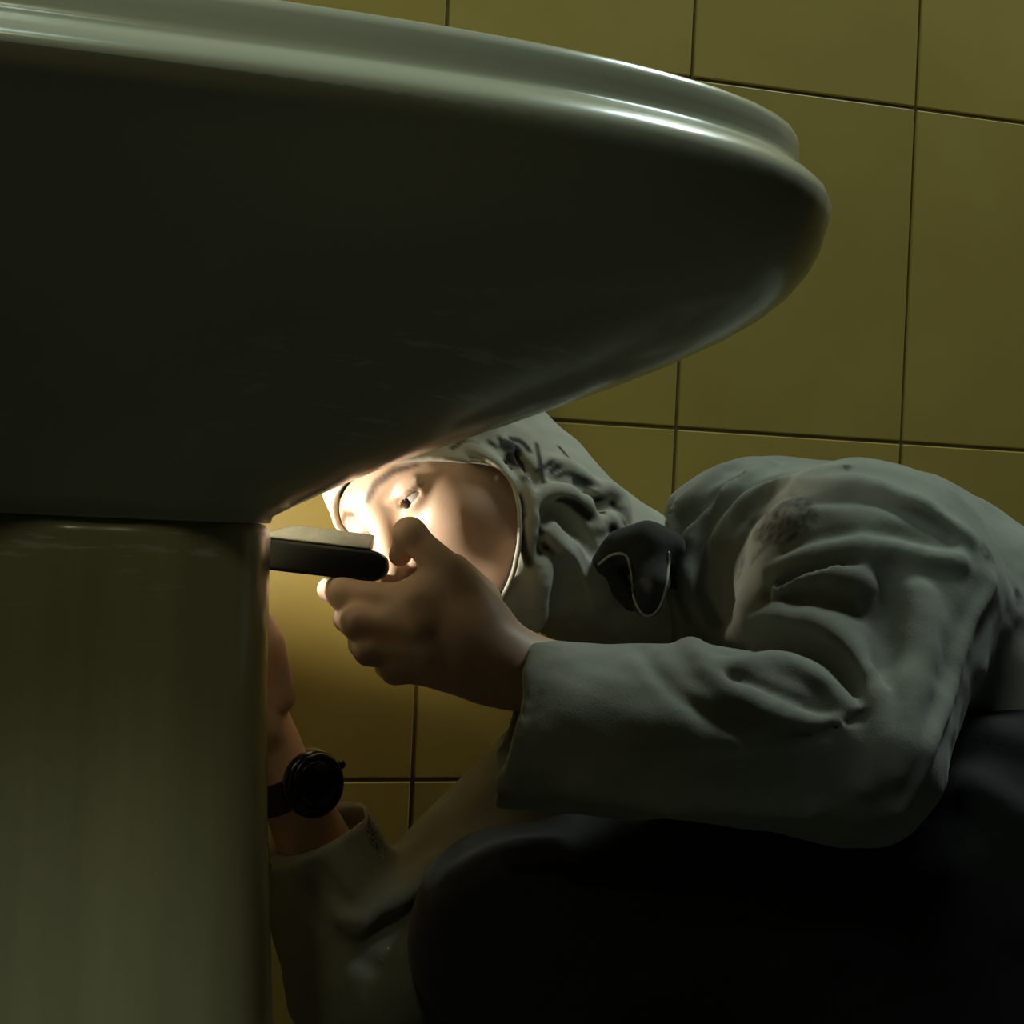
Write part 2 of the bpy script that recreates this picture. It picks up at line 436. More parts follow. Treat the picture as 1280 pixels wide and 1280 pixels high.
# ------------------------------------------------------------------ the hand lamp
TA, TB = P(298, 688, 0.880), P(486, 710, 0.880)           # axis, lit end to held end
tx = (TB-TA); TL = float(np.linalg.norm(tx)); tx /= TL
tz = np.array([0.0, 0.05, 1.0]); tz -= tx*(tz@tx); tz /= np.linalg.norm(tz); ty = np.cross(tz, tx)
TM = Matrix(((tx[0], ty[0], tz[0], TA[0]), (tx[1], ty[1], tz[1], TA[1]), (tx[2], ty[2], tz[2], TA[2]), (0, 0, 0, 1)))
lamp = empty('hand_lamp', TA)
tag(lamp, 'black flat hand lamp with a silver top held under the sink', 'lamp')
def lpart(name, me, mat):
    me.transform(TM); return link(name, me, mat, lamp, TA)
H2 = 0.0112
lpart('housing', prism_mesh('housing', [(0, -H2), (TL-0.010, -H2), (TL-0.003, -H2*0.7), (TL, -H2*0.1), (TL-0.002, H2*0.6), (TL-0.010, H2), (0, H2)], 0.024, 0.003), M_BLACK)
tp_ = prism_mesh('top_plate', [(0.014, H2+0.0002), (TL-0.014, H2+0.0002), (TL-0.0135, H2+0.011), (0.037, H2+0.0115), (0.024, H2+0.005)], 0.021, 0.0012)
for vv in tp_.vertices:
    if vv.co.z > H2+0.006: vv.co.y = 0.004+vv.co.y*0.40
lpart('top_plate', tp_, M_SILVER)
# lit end: a short glowing tube beside the far end, a shade plate added under it to cut its spill
LX, LY = -0.040, 0.030
ln = np.array([0.80, 0.50, 0.32]); ln /= np.linalg.norm(ln); ls = np.cross(np.array([0, 0, 1.0]), ln); ls /= np.linalg.norm(ls); lu = np.cross(ln, ls)
LM = Matrix(((ls[0], ln[0], lu[0], LX), (ls[1], ln[1], lu[1], LY), (ls[2], ln[2], lu[2], 0.0015), (0, 0, 0, 1)))
m = box_mesh('diffuser', 0.016, 0.003, 0.0105, 0.0008, 2); m.transform(LM); lpart('diffuser', m, M_LED)
m = box_mesh('panel_back', 0.018, 0.004, 0.0125, 0.001, 2); m.transform(LM @ Matrix.Translation((0, -0.0030, 0))); lpart('panel_back', m, M_BLACK)
lpart('added_spill_block', rr_prof(0.045, 0.089, 0.0122, 0.0345, -0.0108, 0.0190, 'added_spill_block', 0.002), M_BLACK)  # unseen block added to keep the lamp's light off the jacket
lpart('stem', tube_mesh('stem', [(0.004, 0.004, -0.0078), (-0.016, 0.012, -0.0078), (LX, LY, -0.0078)], 0.0022, 10), M_BLACK)
lpart('added_lower_shade', tube_mesh('added_lower_shade', [(LX, LY, -0.0050), (LX, LY, -0.0060), (LX, LY, -0.0080)], [0.029, 0.030, 0.028], 32), M_BLACK)
lpart('added_upper_shade', tube_mesh('added_upper_shade', [(LX, LY, 0.0090), (LX, LY, 0.0105), (LX, LY, 0.0125)], [0.0135, 0.014, 0.011], 24), M_BLACK)  # cap added to keep the glow off the basin underside

def plate(name, pts, z0, z1):
    bm = bmesh.new(); a_ = [bm.verts.new((x, y, z0)) for x, y in pts]; b_ = [bm.verts.new((x, y, z1)) for x, y in pts]
    bm.faces.new(a_); bm.faces.new(b_[::-1])
    for i in range(len(pts)): bm.faces.new((a_[i], b_[i], b_[(i+1) % len(pts)], a_[(i+1) % len(pts)]))
    bmesh.ops.recalc_face_normals(bm, faces=bm.faces)
    bmesh.ops.bevel(bm, geom=list(bm.edges), offset=0.0006, segments=2, affect='EDGES', profile=0.5)
    me = bpy.data.meshes.new(name); bm.to_mesh(me); bm.free(); return me
lpart('added_spill_plate', plate('added_spill_plate', [(LX+0.006, LY+0.006), (LX+0.030, LY+0.055), (0.085, LY+0.055), (0.095, LY+0.045), (0.095, 0.006), (0.060, 0.006), (0.045, LY-0.004), (LX+0.030, LY)], -0.0075, -0.0045), M_BLACK)  # unseen fin added to shade the wall to the lower right

# ------------------------------------------------------------------ the person
HS = 1.06
HC = P(562, 588, 1.030)                                         # head centre
def cam3(a, b, c): return CR*a+CU*b-CF*c                       # image right, image up, towards the camera
Lv = cam3(.56, .46, .69); Lv /= np.linalg.norm(Lv)
Uv = cam3(-.62, .74, .02); Uv -= Lv*(Uv@Lv); Uv /= np.linalg.norm(Uv)
Fv = np.cross(Lv, Uv)
HM = np.stack([Lv, Fv, Uv], 1).astype(F32)                     # columns: left, forward, up
HC32 = HC.astype(F32)
def hw(l, f, u): return HC+(Lv*l+Fv*f+Uv*u)*HS
def hl(p): return ((p-HC32)@HM)/F32(HS)
def head_base(q):
    d = ell(q, (0, .002, .018), (.070, .072, .068))
    d = smin(d, ell(q, (0, .036, .024), (.057, .047, .046)), .03)
    d = smin(d, ell(q, (0, .030, -.035), (.067, .062, .082)), .03)
    for s in (-1, 1):
        d = smin(d, cap(q, (s*.053, .005, -.055), (s*.012, .076, -.106), .020, .015), .035)
    return d
def head_local(q):
    d = head_base(q)
    for s in (-1, 1):
        d = smin(d, ell(q, (s*.036, .058, -.032), (.026, .026, .024)), .025)
        d = smin(d, cap(q, (s*.050, .058, .018), (s*.010, .083, .018), .010, .009), .02)
    d = smin(d, ell(q, (0, .078, -.108), (.018, .014, .014)), .02)
    for s in (-1, 1):
        d = smax(d, -ell(q, (s*.033, .104, -.001), (.021, .017, .014)), .016)
        lid = ell(q, (s*.033, .0735, 0), (.0165, .0160, .0160))
        d = smin(d, lid, .004)
        d = smax(d, -ell(q, (s*.033, .090, -.0015), (.0145, .012, .0025)), .0020)
        d = smin(d, cap(q, (s*.047, .080, .0065), (s*.021, .0875, .0075), .0022, .0020), .003)
    d = smin(d, cap(q, (0, .086, .008), (0, .111, -.034), .0075, .0110), .012)
    for s in (-1, 1):
        d = smin(d, ell(q, (s*.013, .097, -.038), (.0085, .010, .008)), .008)
        d = smax(d, -ell(q, (s*.007, .103, -.047), (.004, .006, .004)), .003)
        d = smin(d, cap(q, (s*.024, .084, -.0705), (s*.005, .099, -.0655), .004, .0055), .006)
        d = smin(d, cap(q, (s*.022, .084, -.0735), (0, .097, -.078), .004, .0065), .006)
    d = smax(d, -cap(q, (-.024, .090, -.0718), (0, .106, -.0715), .0016), .003)
    d = smax(d, -cap(q, (.024, .090, -.0718), (0, .106, -.0715), .0016), .003)
    for s in (-1, 1): d = smin(d, ell(q, (s*.060, -.012, -.012), (.008, .018, .030)), .008)   # ears
    return d
# joints
sh_l, el_l, wr_l = P(1060, 740, .97), P(1045, 930, .865), P(648, 838, .855)
sh_r, el_r, wr_r = P(860, 800, 1.14), P(456, 1200, .99), P(362, 984, .965)
neck0, neck1 = hw(0, -.015, -.07), P(880, 775, 1.09)
chest0, chest1, pelvis = P(970, 765, 1.08), P(1080, 790, 1.085), P(1330, 930, 1.06)
palm_c = P(560, 785, .852)
# left hand closing on the lamp: finger joints (knuckle, middle joint, end joint, tip)
HL = {
 'index':  ([P(520, 752, 0.856), P(428, 741, 0.872), P(412, 737, 0.898), P(450, 743, 0.914)], [.0115, .0100, .0092, .0078]),
 'middle': ([P(528, 785, 0.850), P(446, 778, 0.854), P(432, 774, 0.890), P(470, 774, 0.909)], [.0115, .0103, .0092, .0080]),
 'ring':   ([P(540, 815, 0.850), P(462, 812, 0.854), P(450, 806, 0.888), P(488, 802, 0.905)], [.0110, .0097, .0088, .0076]),
 'little': ([P(555, 840, 0.854), P(494, 838, 0.856), P(482, 834, 0.884), P(512, 828, 0.898)], [.0098, .0087, .0078, .0068]),
 'thumb':  ([P(604, 770, 0.864), P(560, 712, 0.862), P(512, 669, 0.868), P(500, 694, 0.886)], [.0150, .0118, .0104, .0082]),
}
def hand_l(p):
    d = cap(p, P(600, 815, 0.860), P(536, 775, 0.860), .020, .021)
    d = smin(d, cap(p, P(605, 835, 0.860), P(548, 818, 0.858), .019, .018), .02)
    d = smin(d, cap(p, P(598, 795, 0.864), P(532, 758, 0.860), .018, .017), .02)
    d = smin(d, cap(p, wr_l, P(600, 815, 0.860), .0225, .022), .03)
    for nme, (j, r) in HL.items():
        e = chain(p, j, r); d = smin(d, e, .010 if nme != 'thumb' else .014)
    d = smin(d, cap(p, P(596, 752, .888), P(566, 716, .884), .018, .014), .014)        # ball of the thumb, thickened to stop lamp light reaching the jacket
    # web between thumb and index, knuckle bumps
    d = smin(d, cap(p, P(565, 735, 0.870), P(528, 745, 0.864), .010, .010), .016)
    for nme in ('index', 'middle', 'ring', 'little'):
        j = HL[nme][0]; d = smin(d, ell(p, j[0]-CF*.006, (.0085, .0085, .0085)), .008); d = smin(d, ell(p, j[1], (.0108,)*3 if nme != 'little' else (.0092,)*3), .006)
    j = HL['thumb'][0]; d = smin(d, ell(p, j[2]+CU*.001, (.0118,)*3), .006)
    return d
HR = [
 ([P(352, 872, 0.955), P(338, 800, 0.940), P(318, 768, 0.948), P(300, 790, 0.962)], [.0110, .0105, .0095, .0080]),
 ([P(344, 862, 0.968), P(332, 788, 0.960), P(308, 756, 0.968), P(292, 778, 0.978)], [.0115, .0105, .0095, .0080]),
 ([P(334, 858, 0.982), P(322, 790, 0.980), P(298, 762, 0.985), P(284, 782, 0.990)], [.0110, .0100, .0090, .0078]),
 ([P(322, 862, 0.994), P(310, 806, 0.996), P(292, 782, 0.998), P(280, 798, 1.0)], [.0100, .0090, .0080, .0070]),
 ([P(330, 912, 0.945), P(305, 868, 0.930), P(290, 835, 0.930), P(282, 815, 0.935)], [.0140, .0115, .0105, .0085]),
]
def hand_r(p):
    d = cap(p, P(327, 925, .964), P(318, 875, .966), .020, .019)
    d = smin(d, cap(p, P(318, 930, .975), P(308, 872, .982), .019, .017), .02)
    d = smin(d, cap(p, wr_r, P(325, 930, .968), .0225, .021), .03)
    for j, r in HR: d = smin(d, chain(p, j, r), .009)
    return d
def arms_torso(p):
    d = cap(p, neck0, neck1, .052, .060)
    d = smin(d, cap(p, chest0, chest1, .075, .105), .06)
    d = smin(d, cap(p, chest1, pelvis, .10, .105), .06)
    d = smin(d, chain(p, [sh_l, el_l], [.052, .042]), .05)
    d = smin(d, chain(p, [el_l, (el_l+wr_l*1.0)/2, wr_l], [.042, .037, .0235]), .02)
    d = smin(d, chain(p, [chest0, sh_r], [.065, .050]), .05)
    d = smin(d, chain(p, [sh_r, el_r], [.050, .040]), .04)
    d = smin(d, chain(p, [el_r, wr_r], [.040, .0235]), .02)
    return d
G_head = Group(lambda p: head_local(hl(p))*F32(HS), HC+Fv*.01-Uv*.01, .145)
hlp = np.array([q for j, _ in HL.values() for q in j]+[wr_l]); G_hl = Group(hand_l, *bound(hlp, .026))
hrp = np.array([q for j, _ in HR for q in j]+[wr_r]); G_hr = Group(hand_r, *bound(hrp, .026))
def body_sdf(p):
    d = arms_torso(p)
    d = smin(d, G_head(p), .03); d = smin(d, G_hl(p), .012); d = smin(d, G_hr(p), .012)
    return d
PB = np.array([P(1180, 900, 1.05)[0], P(1180, 900, 1.0)[1], 0.0])
person = empty('person', PB)
tag(person, 'person in patterned headscarf and grey-green jacket crouching under the sink', 'person')
allp = np.array([HC, neck1, chest1, pelvis, sh_l, el_l, sh_r, el_r, wr_r]+list(hlp)+list(hrp))
v, q = surfnet(body_sdf, allp.min(0)-.16, allp.max(0)+.16, .0022)
bm_ = npmesh('body', v, q)
ql = hl(v.astype(F32))
near = (ql[:, 1] > .03) & (np.linalg.norm(ql, axis=1) < .135)
browm = np.zeros(len(v)); lipm = np.zeros(len(v))
for s in (-1, 1):
    bp = [(s*.011, .09, .0190), (s*.024, .09, .0235), (s*.039, .08, .0220), (s*.053, .068, .0140)]
    br = [.0028, .0032, .0028, .0012]
    qq = ql.copy(); qq[:, 1] = 0
    e = chain(qq, [A(a[0], 0, a[2]) for a in bp], br)
    browm = np.maximum(browm, np.clip(.5-e/.0030, 0, 1)*0.85)
    lash = [(s*.0185, 0, .000), (s*.026, 0, .0042), (s*.036, 0, .0050), (s*.0485, 0, .0008)]
    e = chain(qq, [A(*a) for a in lash], [.0006, .0012, .0012, .0008]); browm = np.maximum(browm, np.clip(.5-e/.0018, 0, 1)*.8)
    e = cap(qq, A(0, 0, -.072), A(s*.018, 0, -.072), .0075, .003); lipm = np.maximum(lipm, np.clip(.5-e/.003, 0, 1)*.8)
attr(bm_, 'brow', browm*near); attr(bm_, 'lips', lipm*near*(ql[:, 1] > .07))
body = link('body', bm_, M_SKIN, person, PB)
# eyes, looking to the lamp side
for s in (-1, 1):
    bm = bmesh.new(); bmesh.ops.create_uvsphere(bm, u_segments=32, v_segments=20, radius=.0138*HS)
    me = bpy.data.meshes.new('eye'); bm.to_mesh(me); bm.free()
    c = hw(s*.033, .0742, -.0005); me.transform(Matrix.Translation(c)); eye = link('eye', me, M_EYE, person, PB)
    g = Fv*0.90-Lv*0.27-Uv*0.03; g /= np.linalg.norm(g)
    bm = bmesh.new(); bmesh.ops.create_uvsphere(bm, u_segments=24, v_segments=14, radius=.0066*HS)
    bmesh.ops.scale(bm, vec=(1, 1, .35), verts=bm.verts)
    me = bpy.data.meshes.new('iris'); bm.to_mesh(me); bm.free()
    me.transform(Matrix.Translation(Vector(c+g*.0122*HS)) @ Vector(g).to_track_quat('Z', 'Y').to_matrix().to_4x4())
    me.transform(Matrix.Translation(-Vector(PB))); iris = bpy.data.objects.new('iris', me); col.objects.link(iris); iris.parent = eye
    me.materials.append(M_IRIS); me.polygons.foreach_set('use_smooth', [True]*len(me.polygons))

# ---- jacket
CUFF_N = (P(600, 905, .84)-P(660, 905, .84)); CUFF_N /= np.linalg.norm(CUFF_N)
cn = CR*-0.975+CU*0.22; cn /= np.linalg.norm(cn); cuff_c = P(641, 900, .842)
cnr = (wr_r-el_r); cnr /= np.linalg.norm(cnr); cuff_r = P(408, 1035, .968)
def jacket_base(p):
    d = cap(p, P(955, 722, 1.07), P(1085, 772, 1.075), .100, .126)
    d = smin(d, cap(p, P(1085, 772, 1.075), P(1340, 905, 1.05), .126, .130), .04)
    d = smin(d, cap(p, P(955, 730, 1.07), P(890, 800, 1.13), .095, .075), .04)
    d = smin(d, cap(p, P(1078, 732, .965), P(1052, 940, .868), .100, .061), .035)          # left upper arm
    d = smin(d, cap(p, P(1085, 770, .95), P(1085, 950, .875), .085, .045), .03)
    f = cap(p, P(1052, 928, .866), P(625, 903, .842), .064, .056)
    f = smax(f, (p-cuff_c.astype(F32))@cn.astype(F32), .004)
    d = smin(d, f, .022)
    # right sleeve
    d = smin(d, cap(p, P(890, 800, 1.13), P(464, 1215, .99), .072, .060), .04)
    g = cap(p, P(458, 1212, .99), P(366, 990, .966), .064, .044)
    g = smax(g, (p-cuff_r.astype(F32))@cnr.astype(F32), .004)
    d = smin(d, g, .02)
    return d
jf = Folds()
JB = jacket_base
def ridge(pix, r, k, sink=None, f=jf, base=JB): 
    pts = on(base, pix, 4, sink if sink is not None else r*.35)
    if len(pts) > 1: f.add(pts, r, k)
def groove(pix, r, k, sink=0.0, f=jf, base=JB):
    pts = on(base, pix, 4, sink)
    if len(pts) > 1: f.add(pts, r, k, True)
# collar and armhole arcs
ridge([(962, 582), (905, 618), (868, 664), (858, 712), (870, 762), (893, 797)], .010, .007)
ridge([(1045, 590), (962, 612), (914, 650), (893, 700), (896, 745), (914, 780)], .008, .007)
groove([(1005, 586), (938, 612), (890, 655), (876, 705), (884, 755), (902, 792)], .007, .006)
ridge([(900, 590), (862, 626), (838, 664), (838, 720), (856, 782)], .009, .006)
groove([(930, 596), (885, 626), (852, 670), (848, 720), (862, 772)], .006, .005)
groove([(872, 605), (846, 640), (830, 668)], .003, .004)
ridge([(930, 575), (890, 600), (858, 640)], .005, .005)
groove([(1010, 606), (950, 640), (918, 690), (912, 735), (922, 770)], .003, .005)
# shoulder folds
groove([(980, 690), (1060, 670), (1130, 672), (1190, 690)], .004, .012)
ridge([(960, 715), (1040, 688), (1120, 688), (1200, 704)], .006, .013)
groove([(1010, 628), (1080, 620), (1140, 638), (1190, 666)], .004, .011)
ridge([(1000, 606), (1080, 604), (1150, 632), (1210, 672)], .006, .010)
ridge([(930, 765), (990, 732), (1050, 722), (1110, 738)], .007, .014)
groove([(925, 790), (980, 757), (1040, 750), (1090, 772)], .005, .012)
groove([(960, 745), (1010, 715), (1070, 706)], .003, .008)
# folds in the crook of the elbow
ridge([(905, 802), (960, 780), (1020, 785), (1068, 820), (1092, 870)], .012, .010)
groove([(915, 820), (970, 800), (1025, 813), (1065, 850), (1080, 880)], .007, .008)
ridge([(900, 838), (960, 828), (1020, 848), (1068, 892)], .008, .010)
groove([(890, 848), (940, 855), (1000, 878), (1040, 905)], .004, .008)
groove([(800, 805), (830, 850), (880, 890), (940, 915)], .003, .010)
ridge([(860, 800), (890, 850), (940, 885), (1000, 905)], .005, .012)
ridge([(920, 872), (980, 895), (1050, 905)], .004, .008)
# side of the upper arm
groove([(1110, 730), (1118, 800), (1108, 870), (1100, 930)], .009, .018)
ridge([(1150, 745), (1150, 810), (1135, 880), (1120, 960)], .009, .018)
ridge([(1236, 730), (1205, 800), (1180, 880), (1150, 960), (1128, 1010)], .006, .008)
ridge([(1085, 850), (1096, 885), (1092, 930), (1085, 980)], .007, .012)
# sleeve seam and cuff stitching
groove([(700, 945), (800, 942), (900, 938), (1000, 925), (1080, 895)], .0024, .004)
groove([(692, 812), (668, 870), (655, 940), (652, 1000)], .002, .004)
ridge([(648, 830), (632, 900), (626, 985)], .004, .006)
ridge([(720, 990), (820, 1000), (920, 1010), (1010, 1015)], .008, .02)
groove([(400, 1090), (430, 1130), (480, 1150)], .006, .012)
groove([(385, 1120), (420, 1170), (470, 1210)], .006, .012)
ridge([(450, 1150), (520, 1110), (580, 1070), (640, 1045)], .010, .02)
groove([(470, 1175), (540, 1135), (610, 1090)], .008, .014)
cfa, cfb = P(560, 903, .842).astype(F32), P(735, 908, .847).astype(F32)
cra, crb = wr_r.astype(F32)+cnr.astype(F32)*.05, P(430, 1090, .975).astype(F32)
def jacket_sdf(p):
    d = JB(p)
    d = jf.apply(p, d)
    d = d+wob(p, 55, 1.0)*.0022+wob(p, 120, 2.3)*.0009
    d = smax(d, -cap(p, cfa, cfb, .0505, .042), .003)
    d = smax(d, -cap(p, cra, crb, .036, .034), .003)
    d = smax(d, -(cap(p, neck0, P(900, 740, 1.085), .056, .060)), .008)
    return d
jp = np.array([P(830, 560, 1.0), P(1085, 772, 1.2), P(1400, 905, 1.05), P(625, 1010, .78), P(480, 1290, .93), P(380, 1000, 1.02), P(890, 800, 1.22), P(1200, 1000, .8)])
v, q = surfnet(jacket_sdf, jp.min(0)-.03, jp.max(0)+.06, .0032)
jm = npmesh('jacket', v, q)
pr = np.zeros(len(v))
for px, py, r in [(1058, 586, .0045), (1232, 691, .0060), (1240, 697, .004), (1272, 745, .0060), (1268, 752, .004), (1205, 668, .002)]:
    c = march(JB, px, py)
    if c is not None: pr = np.maximum(pr, np.clip(.5-(np.linalg.norm(v-c, axis=1)-r)/.004, 0, 1))
def leafmask(v, pix, r, soft=.004, strength=.8):
    pts = on(JB, pix, 4)
    return np.clip(.5-(chain(v.astype(F32), pts.astype(F32), [r]*len(pts)))/soft, 0, 1)*strength if len(pts) > 1 else 0
for pix, r in [([(935, 650), (960, 640), (985, 650)], .005), ([(950, 662), (985, 660), (1010, 648)], .007), ([(975, 632), (1000, 628), (1012, 640)], .005), ([(945, 668), (965, 675), (985, 670)], .005),
               ([(990, 668), (1006, 660)], .004), ([(930, 690), (925, 720), (915, 750)], .002), ([(940, 700), (948, 690), (958, 683)], .002)]:
    pr = np.maximum(pr, leafmask(v, pix, r))
pr *= np.clip(0.75+0.9*wob(v, 420, .7), 0.1, 1)
attr(jm, 'print', pr)
link('jacket', jm, M_JACKET, person, PB)

# ---- trousers
kn_l, kn_r = P(640, 1165, .93), P(720, 1190, 1.12)
hip = P(1330, 1015, 1.03); an_l = np.array([kn_l[0]+.10, kn_l[1]+.02, .07]); an_r = np.array([kn_r[0]+.08, kn_r[1]+.0, .07])
def trouser_base(p):
    d = cap(p, hip, P(1300, 985, 1.10), .135, .125)
    d = smin(d, cap(p, P(1330, 1150, 1.05), P(950, 1180, 1.03), .15, .12), .05)
    d = smin(d, cap(p, P(1310, 1015, .99), kn_l, .105, .072), .05)
    d = smin(d, cap(p, P(1300, 1000, 1.12), kn_r, .10, .070), .05)
    d = smin(d, cap(p, kn_l, an_l, .070, .055), .03)
    d = smin(d, cap(p, kn_r, an_r, .068, .055), .03)
    return d
tf = Folds()
for pix, r in [([(1210, 800), (1190, 870), (1150, 960)], .01), ([(1270, 850), (1220, 870), (1180, 930)], .008), ([(1280, 930), (1220, 920), (1160, 960)], .008), ([(1280, 1020), (1210, 980), (1150, 990)], .008),
               ([(570, 1100), (620, 1075), (690, 1060)], .008), ([(560, 1140), (620, 1110), (700, 1090)], .008)]:
    pts = on(trouser_base, pix, 4, .002)
    if len(pts) > 1: tf.add(pts, r, .018)
def trouser_sdf(p):
    d = tf.apply(p, trouser_base(p))+wob(p, 42, 3.0)*.003
    d = smax(d, -(p[:, 2]-F32(.055)), .01)
    return d
tp = np.array([hip+.15, hip-.15, kn_l-.08, kn_r+.08, an_l-.08, an_r+.08, P(1300, 985, 1.10)+.14])
v, q = surfnet(trouser_sdf, tp.min(0)-.02, tp.max(0)+.02, .006)
tmh = npmesh('trousers', v, q); attr(tmh, 'print', np.zeros(len(v)))
link('trousers', tmh, M_TROUSER, person, PB)
for an in (an_l, an_r):
    def shoe(p, an=an):
        d = cap(p, an+[0.03, 0, -.025], an+[-.16, -.02, -.037], .042, .033)
        d = smin(d, cap(p, an, an+[0, 0, -.03], .045, .045), .03)
        return smax(d, -(p[:, 2]-F32(.001)), .006)
    v, q = surfnet(shoe, an-.24, an+.14, .006)
    link('shoe', npmesh('shoe', v, q), M_SHOE, person, PB)

# ---- headscarf
def open_local(q):
    a = np.sqrt((q[:, 0]/.0775)**2+((q[:, 2]+.034)/.0735)**2)
    return smax((a-1)*.064, .004-q[:, 1], .01)
def scarf_base(p):
    qh = hl(p)
    d = (head_base(qh)-F32(.008))*F32(HS)
    d = smin(d, ell(qh, (0, -.02, -.03), (.066, .055, .066))*F32(HS), .03)
    d = smin(d, cap(p, hw(.01, -.035, -.015), P(765, 702, 1.07), .054, .048), .03)
    # wrap around throat and nape, falling towards the collar
    d = smin(d, cap(p, hw(.0, -.03, -.07), P(745, 720, 1.06), .066, .060), .03)
    d = smin(d, cap(p, P(745, 722, 1.06), P(880, 765, 1.085), .058, .062), .03)
    d = smin(d, cap(p, hw(.045, .01, -.075), P(715, 730, 1.00), .034, .028), .02)
    return d
sf = Folds()
def sridge(pix, r, k, sink=None): ridge(pix, r, k, sink, sf, scarf_base)
def sgroove(pix, r, k): groove(pix, r, k, 0.0, sf, scarf_base)
sridge([(636, 560), (656, 596), (664, 645), (660, 700)], .0075, .005)
sgroove([(648, 566), (672, 606), (682, 655), (676, 690)], .006, .005)
sridge([(668, 650), (676, 622), (700, 614), (728, 628), (748, 655)], .009, .005)
sgroove([(684, 640), (704, 640), (726, 662), (742, 690)], .011, .006)
sridge([(672, 705), (668, 740), (668, 788)], .013, .009)
sridge([(684, 668), (704, 690), (722, 730)], .009, .007)
sgroove([(700, 700), (714, 735), (722, 780)], .009, .008)
sridge([(732, 622), (752, 614), (772, 626), (780, 648)], .011, .005)
sgroove([(742, 636), (757, 640), (764, 656)], .006, .004)
sridge([(744, 660), (760, 650), (775, 664)], .008, .005)
sridge([(690, 576), (722, 592), (748, 612)], .007, .007)
sgroove([(690, 598), (720, 610), (742, 625)], .004, .005)
sridge([(585, 562), (620, 582), (644, 616)], .006, .006)
sgroove([(560, 572), (600, 582), (632, 610)], .004, .006)
sridge([(490, 582), (550, 572), (600, 586)], .005, .007)
def scarf_sdf(p):
    d = scarf_base(p)
    d = sf.apply(p, d)
    d = d+wob(p, 90, 1.7)*.0016
    qh = hl(p)
    d = smax(d, -open_local(qh), .004)
    return d
sp = np.array([HC+.15, HC-.15, P(870, 740, 1.085)+.06, P(870, 740, 1.085)-.06, P(745, 720, 1.06)-.07, P(715, 740, 1.0)-.05])
v, q = surfnet(scarf_sdf, sp.min(0)-.01, sp.max(0)+.01, .0022)
sm_ = npmesh('headscarf', v, q)
pr = np.zeros(len(v)); vf = v.astype(F32)
def spr(pix, r, soft=.0025, st=.95):
    global pr
    pts = on(scarf_base, pix, 4, d1=1.3)
    if len(pts) > 1: pr = np.maximum(pr, np.clip(.5-chain(vf, pts.astype(F32), [r]*len(pts))/soft, 0, 1)*st)
for pix, r in [([(625, 548), (640, 565), (655, 580), (668, 586)], .0026), ([(632, 556), (645, 562)], .006), ([(640, 572), (652, 580)], .006), ([(655, 592), (672, 588), (690, 578), (705, 572)], .0024), ([(672, 555), (676, 580), (680, 605)], .0024),
               ([(690, 600), (705, 592), (722, 596)], .0024), ([(720, 600), (735, 605), (748, 612)], .005), ([(700, 622), (720, 632), (735, 645)], .0045), ([(735, 635), (750, 640)], .005), ([(752, 655), (765, 662)], .005),
               ([(765, 630), (775, 640)], .003), ([(650, 660), (656, 690), (662, 705)], .0035), ([(668, 672), (672, 690)], .004), ([(676, 680), (690, 690)], .003), ([(668, 625), (672, 645), (676, 665)], .003),
               ([(598, 588), (612, 594), (625, 600)], .002), ([(646, 604), (652, 625), (655, 645)], .0018), ([(565, 560), (580, 552), (596, 556)], .0018), ([(700, 560), (712, 575)], .003), ([(745, 625), (760, 618)], .003), ([(640, 548), (652, 552), (662, 562)], .003), ([(690, 588), (700, 582), (712, 584)], .003), ([(655, 600), (664, 606)], .004), ([(706, 606), (716, 612)], .003), ([(770, 648), (778, 656)], .0035), ([(612, 552), (622, 558)], .0022)]:
    spr(pix, r)
attr(sm_, 'print', pr)
scarf = link('headscarf', sm_, M_SCARF, person, PB)
# pale hem and dark under-cap edge around the face
hp_, hp2 = [], []
for i in range(96):
    th = 2*math.pi*i/96
    for lst, k, off in ((hp_, 1.015, .0005), (hp2, .965, -.0035)):
        l, u = math.cos(th)*.0775*k, -.034+math.sin(th)*.0735*k
        # forward position: where the scarf surface lies at that place
        fs = np.linspace(.125, -.02, 120); qq = np.stack([np.full(120, l), fs, np.full(120, u)], 1).astype(F32)
        hb = head_base(qq)-(.008 if k > 1 else .003)
        ii = np.argmax(hb < 0) if (hb < 0).any() else 119
        lst.append(hw(l, max(fs[ii], .006)+off, u))
def sub(name, me, mat, par):
    me.transform(Matrix.Translation(-Vector(PB))); o = bpy.data.objects.new(name, me); col.objects.link(o); o.parent = par
    me.materials.append(mat); me.polygons.foreach_set('use_smooth', [True]*len(me.polygons)); attr(me, 'print', np.zeros(len(me.vertices))); return o
sub('hem', tube_mesh('hem', hp_, .0020, 8, True), M_HEM, scarf)
sub('under_cap_edge', tube_mesh('under_cap_edge', hp2, .0030, 8, True), M_CAP, scarf)

